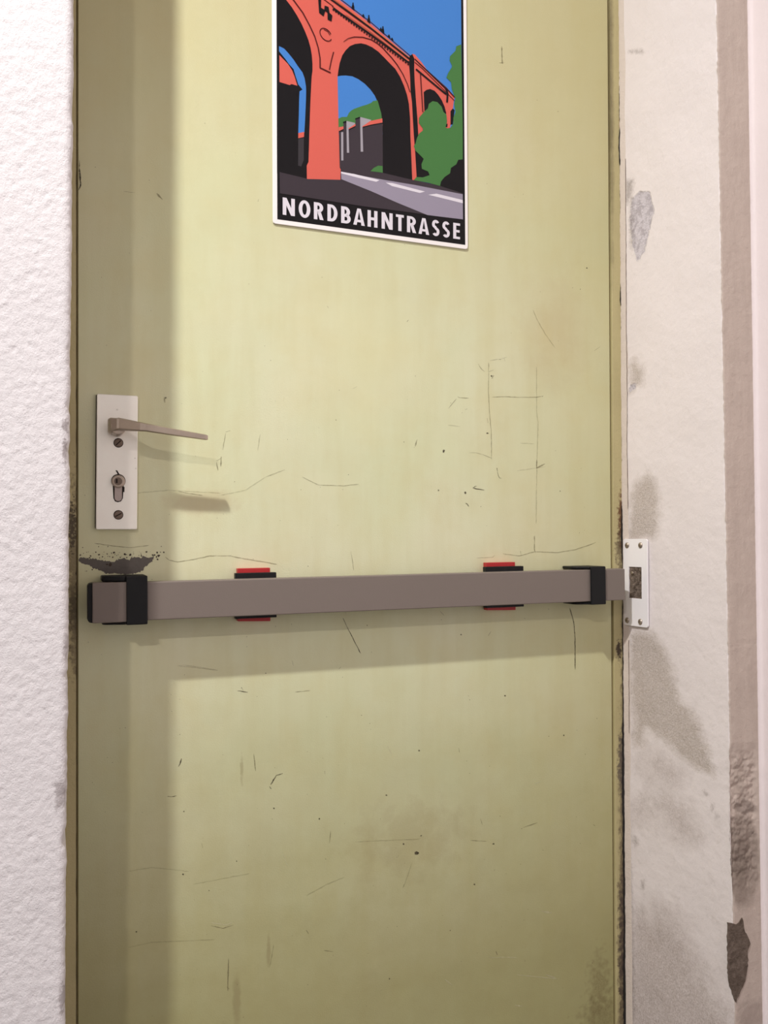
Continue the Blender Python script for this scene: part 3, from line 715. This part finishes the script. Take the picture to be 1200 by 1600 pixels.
# ------------------------------------------------------------------ poster
K = {}
def pm(name, c, rough=.45): K[name] = simple('print_' + name, c, rough, var=.05, nscale=700, bump=0, spec=.2)
pm('black', lin(17, 14, 17)); pm('red', lin(206, 95, 83)); pm('blue', lin(66, 124, 196)); pm('green', lin(68, 116, 62))
pm('plum', lin(58, 50, 56)); pm('road', lin(146, 138, 154)); pm('pale', lin(216, 210, 218)); pm('grey', lin(156, 150, 158)); pm('line', lin(76, 18, 20)); pm('slate', lin(54, 50, 54))
pm('tan', lin(196, 104, 76))
m_board = simple('white_board', lin(238, 232, 230), .5, var=.02, nscale=60, bump=.0001)
PD = .0030
poster = empty('poster', (.53, 0, 1.40))
tag(poster, 'rectangular poster of a red railway viaduct with the word NORDBAHNTRASSE', 'poster')
MPO = Matrix.Translation(-poster.location)
def pchild(o): o.parent = poster; o.matrix_parent_inverse = MPO; return o
bl = [P(425.0, -95, PD), P(729.0, -95, PD)]
bpts = [P(426.3, 344, PD), P(427.0, 347.6, PD), P(430, 349.3, PD), P(727.5, 389.2, PD), P(730.6, 388.3, PD), P(731.3, 385, PD), P(729.0, 0, PD), (P(728, -90, PD)), P(425, -110, PD), P(425, 0, PD)]
bpts = [(x, z) for x, z in bpts]
pchild(prism('board', bpts, -PD, -.0004, m_board, bevel=.0006))
LY = [0]
def art(name, key, polys):
    LY[0] += 1; d = PD + .00005 * LY[0]
    v, f = [], []
    for ip, pl in enumerate(polys):
        q = [P(a, b, d) for a, b in pl]; n = len(q); dd = d + (ip % 4) * .000011
        ar = sum(q[i][0] * q[(i + 1) % n][1] - q[(i + 1) % n][0] * q[i][1] for i in range(n))
        if ar < 0: q = q[::-1]
        f.append(tuple(range(len(v), len(v) + n))); v += [(x, -dd, z) for x, z in q]
    return pchild(link(name, v, f, K[key]))
def strip(pts, wd):
    """mitred line as a row of quads"""
    o = []; n = len(pts); L, R2 = [], []
    for i, (x, y) in enumerate(pts):
        a = pts[max(0, i - 1)]; b = pts[min(n - 1, i + 1)]; dx, dy = b[0] - a[0], b[1] - a[1]; l = math.hypot(dx, dy) or 1
        wv = wd[i] if isinstance(wd, list) else wd
        L.append((x - dy / l * wv / 2, y + dx / l * wv / 2)); R2.append((x + dy / l * wv / 2, y - dx / l * wv / 2))
    return [[L[i], L[i + 1], R2[i + 1], R2[i]] for i in range(n - 1)]
art('print_ground', 'black', [[(431.7, -85), (723.4, -68), (727, 382.8), (433.3, 342.7)]])
art('print_sky', 'blue', [[(436, -80), (719.8, -63), (723, 300), (436, 268)]])
art('print_viaduct', 'red', [[(436, -80), (440, -75), (530.7, 0), (580, 37.5), (641.5, 90), (644, 84), (648, 85), (658.5, 97), (667.7, 110), (696.8, 138.2), (710.2, 151), (708.5, 162), (707.5, 172), (705, 190), (703, 200), (697, 201), (660, 205), (655, 279.5), (645, 282), (560, 282), (532, 280.7), (480, 281), (436, 200)]])
arch1 = [(431.9, -24), (438, -12), (447.3, 0), (456, 11.3), (464, 24), (471.3, 37.3), (477.3, 50.7), (482, 62.7), (485.3, 74.7), (487.3, 86.7), (488.3, 100), (488.3, 110), (487, 120), (486, 140), (485, 160), (484.3, 180), (483.3, 210), (482.7, 233), (482, 253), (479.3, 258.7), (479.6, 279.5), (432.9, 271)]
arch2 = [(527.5, 119), (528.7, 110), (530.7, 98.7), (534.7, 86.7), (540, 78.7), (546.7, 72), (554.7, 68.7), (564, 67.6), (572, 69.4), (581.3, 73.7), (591.3, 80.8), (601.2, 90.7), (609.7, 99.6), (617.6, 107.5), (625.2, 120), (631.3, 134), (636, 148.2), (638.9, 162.3), (640.8, 185), (641.2, 210), (642.3, 235), (644.2, 281), (598, 271), (560, 268), (531, 264), (529.5, 205), (528.3, 153)]
arch3 = [(662, 144), (666.3, 140.4), (672, 139), (679, 141.8), (684.8, 148.2), (690.4, 156.7), (694.7, 166.6), (697.4, 177), (690, 190), (664, 190), (662.5, 160)]
arch4 = [(703.9, 173.7), (707.4, 169.4), (710.3, 172.3), (709, 182), (707.4, 194.5), (703.9, 195)]
pier = [(639.4, 88), (644.4, 84.5), (647.5, 92), (647.2, 107), (648, 128), (650, 156.7), (652.2, 185), (653.6, 210), (655, 238), (662, 248), (660, 264), (672, 268), (673, 275), (665, 278), (651, 277), (648.6, 237), (646.5, 210), (645, 185), (643.7, 159.5), (641.5, 142.5), (640.8, 121), (639.4, 104)]
art('print_arches', 'black', [arch1, arch2, arch3, arch4, pier, [(696, 193), (699.5, 193.5), (699, 199), (694.5, 198)]])
art('print_far_sky', 'blue', [[(527.4, 119.3), (533, 118.3), (540, 118), (550.7, 119.3), (560, 123.8), (570, 131), (578.5, 139.7), (585.6, 149.6), (591.2, 162.3), (595.5, 176.5), (597.6, 192), (598, 210), (529.3, 210)],
    [(436, 72), (444, 76), (450.7, 83.3), (458.7, 93.3), (465.3, 103.3), (472.7, 113.3), (476, 122.7), (478, 134.7), (478.3, 142.7), (478, 156), (477.3, 173), (476.7, 187), (475.5, 207), (466, 209), (466.9, 180), (467.3, 160), (468, 142.7), (472.7, 140), (466, 132), (461.3, 117.3), (458.7, 108), (451.3, 100), (446.7, 93.3), (436, 80)]])
art('print_hills', 'green', [[(528.7, 185.3), (534.7, 182.7), (542, 182.7), (545.3, 176), (549, 172.5), (553.3, 170), (566.7, 165.3), (573, 163.5), (580, 160.7), (582.7, 158), (589.8, 156.6), (591.5, 162.3), (595.5, 176.5), (597.6, 192), (597.6, 205), (529, 205)]])
art('print_grey', 'grey', [[(541.3, 189), (554.7, 192), (554, 199), (543.3, 203)], [(562.7, 182.7), (580, 187.3), (578, 192), (566, 200)]])
for pl in [[(529.3, 198.7), (536.7, 197.5), (536.7, 203.5), (529.3, 208)], [(544.5, 200.5), (555.3, 193.5), (556, 200), (544.7, 206)], [(566, 197.5), (572, 193.5), (578.5, 189), (597.3, 185), (598, 196), (566, 202)],
    [(436.5, 86), (450, 100), (456.5, 110), (460, 118.7), (464.7, 134), (455.3, 131.3), (452.7, 133), (436.7, 128)], [(466, 208), (475.3, 206), (475, 214), (466, 216)]]:
    art('print_roof', 'red', [pl]); LY[0] -= 1
LY[0] += 1
art('print_houses', 'plum', [[(529.4, 205.5), (536.7, 202), (536.7, 190.5), (541.3, 189.5), (542, 202.5), (545, 202.7), (555.4, 197), (555.4, 185.5), (562.7, 183.5), (563.5, 199), (567, 198.7), (580, 195.3), (597.8, 192), (598.3, 270), (570, 267), (531, 262)]])
art('print_tower', 'slate', [[(466, 217), (474.7, 215.5), (474.7, 250), (470.7, 260), (465.6, 258.7)]])
art('print_eaves', 'black', [[(529.4, 206.8), (536.7, 203.5), (536.7, 201.5), (529.4, 204.8)], [(536, 190.3), (541.3, 188.4), (541.3, 191.8), (536, 192.5)], [(554.8, 185), (562.7, 182.3), (562.7, 184.8), (555, 187)], [(545, 203.6), (555.4, 198.6), (555.4, 196.6), (545, 201.8)], [(567, 199.8), (580, 196.2), (597.8, 193), (597.8, 191.4), (580, 194.6), (567, 198)]])
art('print_poles', 'grey', [[(533, 206.7), (536.3, 206.2), (536.5, 250.7), (533.2, 250.7)], [(541.3, 190), (544.6, 200), (545.6, 238.7), (542, 238.7)], [(562.7, 184), (566.2, 197), (567.4, 237), (563.6, 237)]])
art('print_pavement', 'plum', [[(436.7, 268.7), (478.7, 279), (532, 281), (532.7, 260.5), (570, 266.8), (598, 270), (643.7, 280.8), (687.6, 290), (723, 302), (723.4, 343), (666.3, 335.3), (570, 322.6), (437.3, 302)]])
art('print_pillar', 'red', [[(482.7, 233), (482, 253), (479.3, 258.7), (479.6, 279.6), (532, 280.9), (532, 264), (530, 260), (529.6, 233)]])
art('print_road', 'road', [[(532.7, 268), (570, 275.5), (600, 281), (648, 289), (723, 303.5), (723.4, 342.8), (667.8, 336), (619.6, 316.2), (580, 298.7), (533.5, 280)]])
art('print_markings', 'pale', [[(533, 268.3), (553, 271.8), (580, 278.2), (593, 281.5), (588, 284), (560, 277.8), (533, 270.8)], [(602.6, 285.3), (613, 286), (664, 299.3), (656, 301.5), (612.5, 290.7)], [(669, 304.2), (682, 302.6), (723, 312.5), (723.2, 317.6), (697.5, 311.2)]])
tree = [(720.6, 69.4), (713, 72.3), (711.7, 79.3), (703.2, 87.8), (702.5, 95), (706, 102), (706, 105), (700.3, 114), (697.5, 121.3), (704.6, 128.3), (706, 139.7), (709.5, 149.6), (711.5, 153.8), (709.5, 162.3), (710.5, 169), (711.7, 175), (708.4, 183.6), (708, 193.5), (703.9, 199.5), (699.6, 200.5), (696, 199), (698.5, 190), (697.5, 179), (693, 175), (690, 166.6), (683.3, 159.5), (676, 158), (670, 162.3), (668.5, 169.4), (663.5, 173.7), (655, 183.6), (654.3, 192), (660.7, 200.6), (660.7, 204), (655, 208.5), (651.5, 215.6), (649.3, 224), (646.5, 228.3), (649.3, 235.4), (655, 241), (662, 248.2), (658.5, 256.7), (659.3, 263.8), (669, 268), (671.3, 273.7), (660.7, 277.2), (650.8, 276.5), (646.5, 281.5), (669, 285.5), (687.6, 290.5), (723, 301), (723, 200)]
art('print_tree', 'green', [tree, [(579, 267.4), (584, 262.3), (591, 258.8), (597.8, 259.5), (598, 269.7)]])
art('print_bush', 'black', [[(687.6, 290.3), (689, 283.6), (694.7, 276.5), (703.2, 270.8), (704.6, 262.3), (713, 256.7), (716, 249.6), (723.4, 249), (723.4, 302)]])
ell = [(509 + 11.6 * cos(t) * .62 - 7.2 * sin(t) * .78, 54 + 11.6 * cos(t) * .78 + 7.2 * sin(t) * .62) for t in [radians(a) for a in range(-20, 300, 12)]]
lines = strip([(440, -24), (458.7, 0), (473.3, 20), (484, 40), (492, 57.3), (497.3, 74.7), (500, 90.7), (500.2, 105.8)], 1.9) + strip([(499.6, 105.5), (516.7, 113.6)], 1.9) + strip([(521.3, 81), (518, 93), (514.7, 109)], 1.5)
lines += strip([(536.7, 65.3), (544, 60), (553.3, 57.6), (566.7, 58), (580, 61.8), (590, 68), (598.3, 75), (612.5, 90.7), (620.5, 101), (629.5, 115.6), (636.6, 131.2), (640.8, 144)], [.8, 1.2, 1.4, 1.4, 1.4, 1.4, 1.6, 1.6, 1.6, 1.4, 1.4, 1.2])
lines += strip(ell, 1.3) + strip([(506, 46), (512, 49), (515.5, 55)], .9)
lines += strip([(505, -2), (521, 10)], 1.2) + strip([(519, 10), (640, 100)], 1.1) + strip([(470, -52), (530, -3), (580, 35), (641, 87)], 1.0) + strip([(655, 99), (697, 137), (710.2, 151.7)], 1.6) + strip([(657, 115), (658.5, 140), (660.7, 175)], 1.6) + strip([(648, 97), (660, 107), (710, 157)], 1.0)
art('print_lines', 'line', lines)
blk = strip([(440, -58), (518.7, 0), (580, 44.5), (640, 92)], 2.4) + strip([(520.7, 13), (580, 54.5), (639.4, 98)], 3.0) + strip([(650, 108), (697.5, 147.5)], 2.6) + strip([(696.5, 138), (699.5, 146), (698.5, 160)], 2.8) + strip([(648, 92), (668, 111), (700, 142)], 1.4)
for i in range(30):       # dentils
    t = i / 29; x = 521 + t * 117; y = 15.2 + t * 85.2; blk.append([(x - 1.1, y - 1.6), (x + 1.1, y - .2), (x + .6, y + 1.9), (x - 1.6, y + .6)])
a_ = lambda pts: [(420 + x * .13333, y * .13333) for x, y in pts]
blk.append(a_([(575, -60), (612, -60), (612, 90), (650, 112), (655, 65), (700, 80), (712, 150), (745, 180), (735, 250), (690, 230), (688, 150), (662, 128), (642, 190), (590, 150)]))
for x, y, h in ((551.6, 15, 11), (576.3, 35.5, 12), (567.6, 27, 5), (598.3, 52, 11), (607.6, 59, 5), (612.5, 63, 4), (595, 49, 6)):
    blk.append([(x - 2.6, y - 2.2), (x - 1.6, y - h * .55), (x - .9, y - h * .75), (x - .9, y - h), (x + .9, y - h), (x + .9, y - h * .75), (x + 1.8, y - h * .5), (x + 2.2, y + 1.6)])
art('print_masonry', 'black', blk)
art('print_highlights', 'tan', strip([(462, -47), (540, 12), (580, 42), (640, 89.5)], 1.4) + strip([(540, 22), (580, 50), (638, 95)], 1.2))

# lettering: bold condensed capitals drawn as outlines
def glyph(ch, w, h, s):
    """polygons in letter space, x 0..w to the right, y 0..h upwards"""
    hs = s * .84
    rect = lambda a, b, c, d: [(a, c), (b, c), (b, d), (a, d)]
    def ringq(cx, cy, rx, ry, sx, sy, a0, a1, n=18):
        o = []
        for i in range(n):
            t0, t1 = radians(a0 + (a1 - a0) * i / n), radians(a0 + (a1 - a0) * (i + 1) / n)
            o.append([(cx + rx * cos(t0), cy + ry * sin(t0)), (cx + rx * cos(t1), cy + ry * sin(t1)), (cx + (rx - sx) * cos(t1), cy + (ry - sy) * sin(t1)), (cx + (rx - sx) * cos(t0), cy + (ry - sy) * sin(t0))])
        return o
    if ch == 'N': return [rect(0, s, 0, h), rect(w - s, w, 0, h), [(0, h), (s * 1.05, h), (w, 0), (w - s * 1.05, 0)]]
    if ch == 'H': return [rect(0, s, 0, h), rect(w - s, w, 0, h), rect(s, w - s, h * .42, h * .42 + hs)]
    if ch == 'T': return [rect(w / 2 - s / 2, w / 2 + s / 2, 0, h), rect(0, w, h - hs, h)]
    if ch == 'E': return [rect(0, s, 0, h), rect(s, w, 0, hs), rect(s, w, h - hs, h), rect(s, w * .94, h * .42, h * .42 + hs)]
    if ch == 'A': return [[(0, 0), (s, 0), (w / 2 + s * .12, h), (w / 2 - s * .52, h)], [(w, 0), (w - s, 0), (w / 2 - s * .12, h), (w / 2 + s * .52, h)], rect(w * .25, w * .75, h * .18, h * .18 + hs * .9)]
    if ch == 'O': return ringq(w / 2, h / 2, w / 2, h / 2 + .4, s, hs, 0, 360, 32)
    def bowl(y0, y1, xr):
        cy = (y0 + y1) / 2; ry = (y1 - y0) / 2; rx = min(ry, (xr - s) * .95); cx = xr - rx
        return [rect(s * .8, cx, y0, y0 + hs), rect(s * .8, cx, y1 - hs, y1)] + ringq(cx, cy, rx, ry, min(s, rx * .9), hs, -90, 90)
    if ch == 'D': return [rect(0, s, 0, h)] + bowl(0, h, w)
    if ch == 'B': return [rect(0, s, 0, h)] + bowl(0, h * .56, w) + bowl(h * .56 - hs, h, w * .93)
    if ch == 'R': return [rect(0, s, 0, h)] + bowl(h * .42, h, w * .96) + [[(w * .36, h * .46), (w * .36 + s * .95, h * .48), (w, 0), (w - s * 1.08, 0)]]
    if ch == 'S':
        r = w / 2; pts = []
        cx = w / 2; R1 = (w - s) / 2
        top = h - hs / 2; bot = hs / 2; m = h * .5
        for a in range(30, 215, 15): pts.append((cx + R1 * cos(radians(a)), (top + m + .3) / 2 + (top - m - .3) / 2 * sin(radians(a))))
        pts += [(cx - R1 * .35, m + 1.6), (cx + R1 * .35, m - 1.6)]
        for a in range(35, -150, -15): pts.append((cx + R1 * cos(radians(a)), (bot + m - .3) / 2 + (m - .3 - bot) / 2 * sin(radians(a))))
        return strip(pts, s * .9)
polys = []
for ch, x0, x1 in (('N', 441.7, 460.7), ('O', 466.7, 485), ('R', 490.4, 505.6), ('D', 511.6, 527.3), ('B', 533, 548), ('A', 552, 570), ('H', 574.3, 589.8), ('N', 596.2, 613.5), ('T', 618.6, 631), ('R', 635.9, 650.3), ('A', 653.9, 670.6), ('S', 674.8, 686.9), ('S', 691, 703), ('E', 708.1, 718.8)):
    for pl in glyph(ch, x1 - x0, 26.5, 5.7 - 1.0 * (x0 - 440) / 280):
        q = []
        for u, vv_ in pl:
            x = x0 + u; top = 308.3 + (x - 441.7) * .1483; bs = 335.3 + (x - 441.7) * .1400
            q.append((x, bs + (top - bs) * vv_ / 26.5))
        polys.append(q)
o = art('print_lettering', 'pale', polys); o['label'] = 'white capitals NORDBAHNTRASSE'
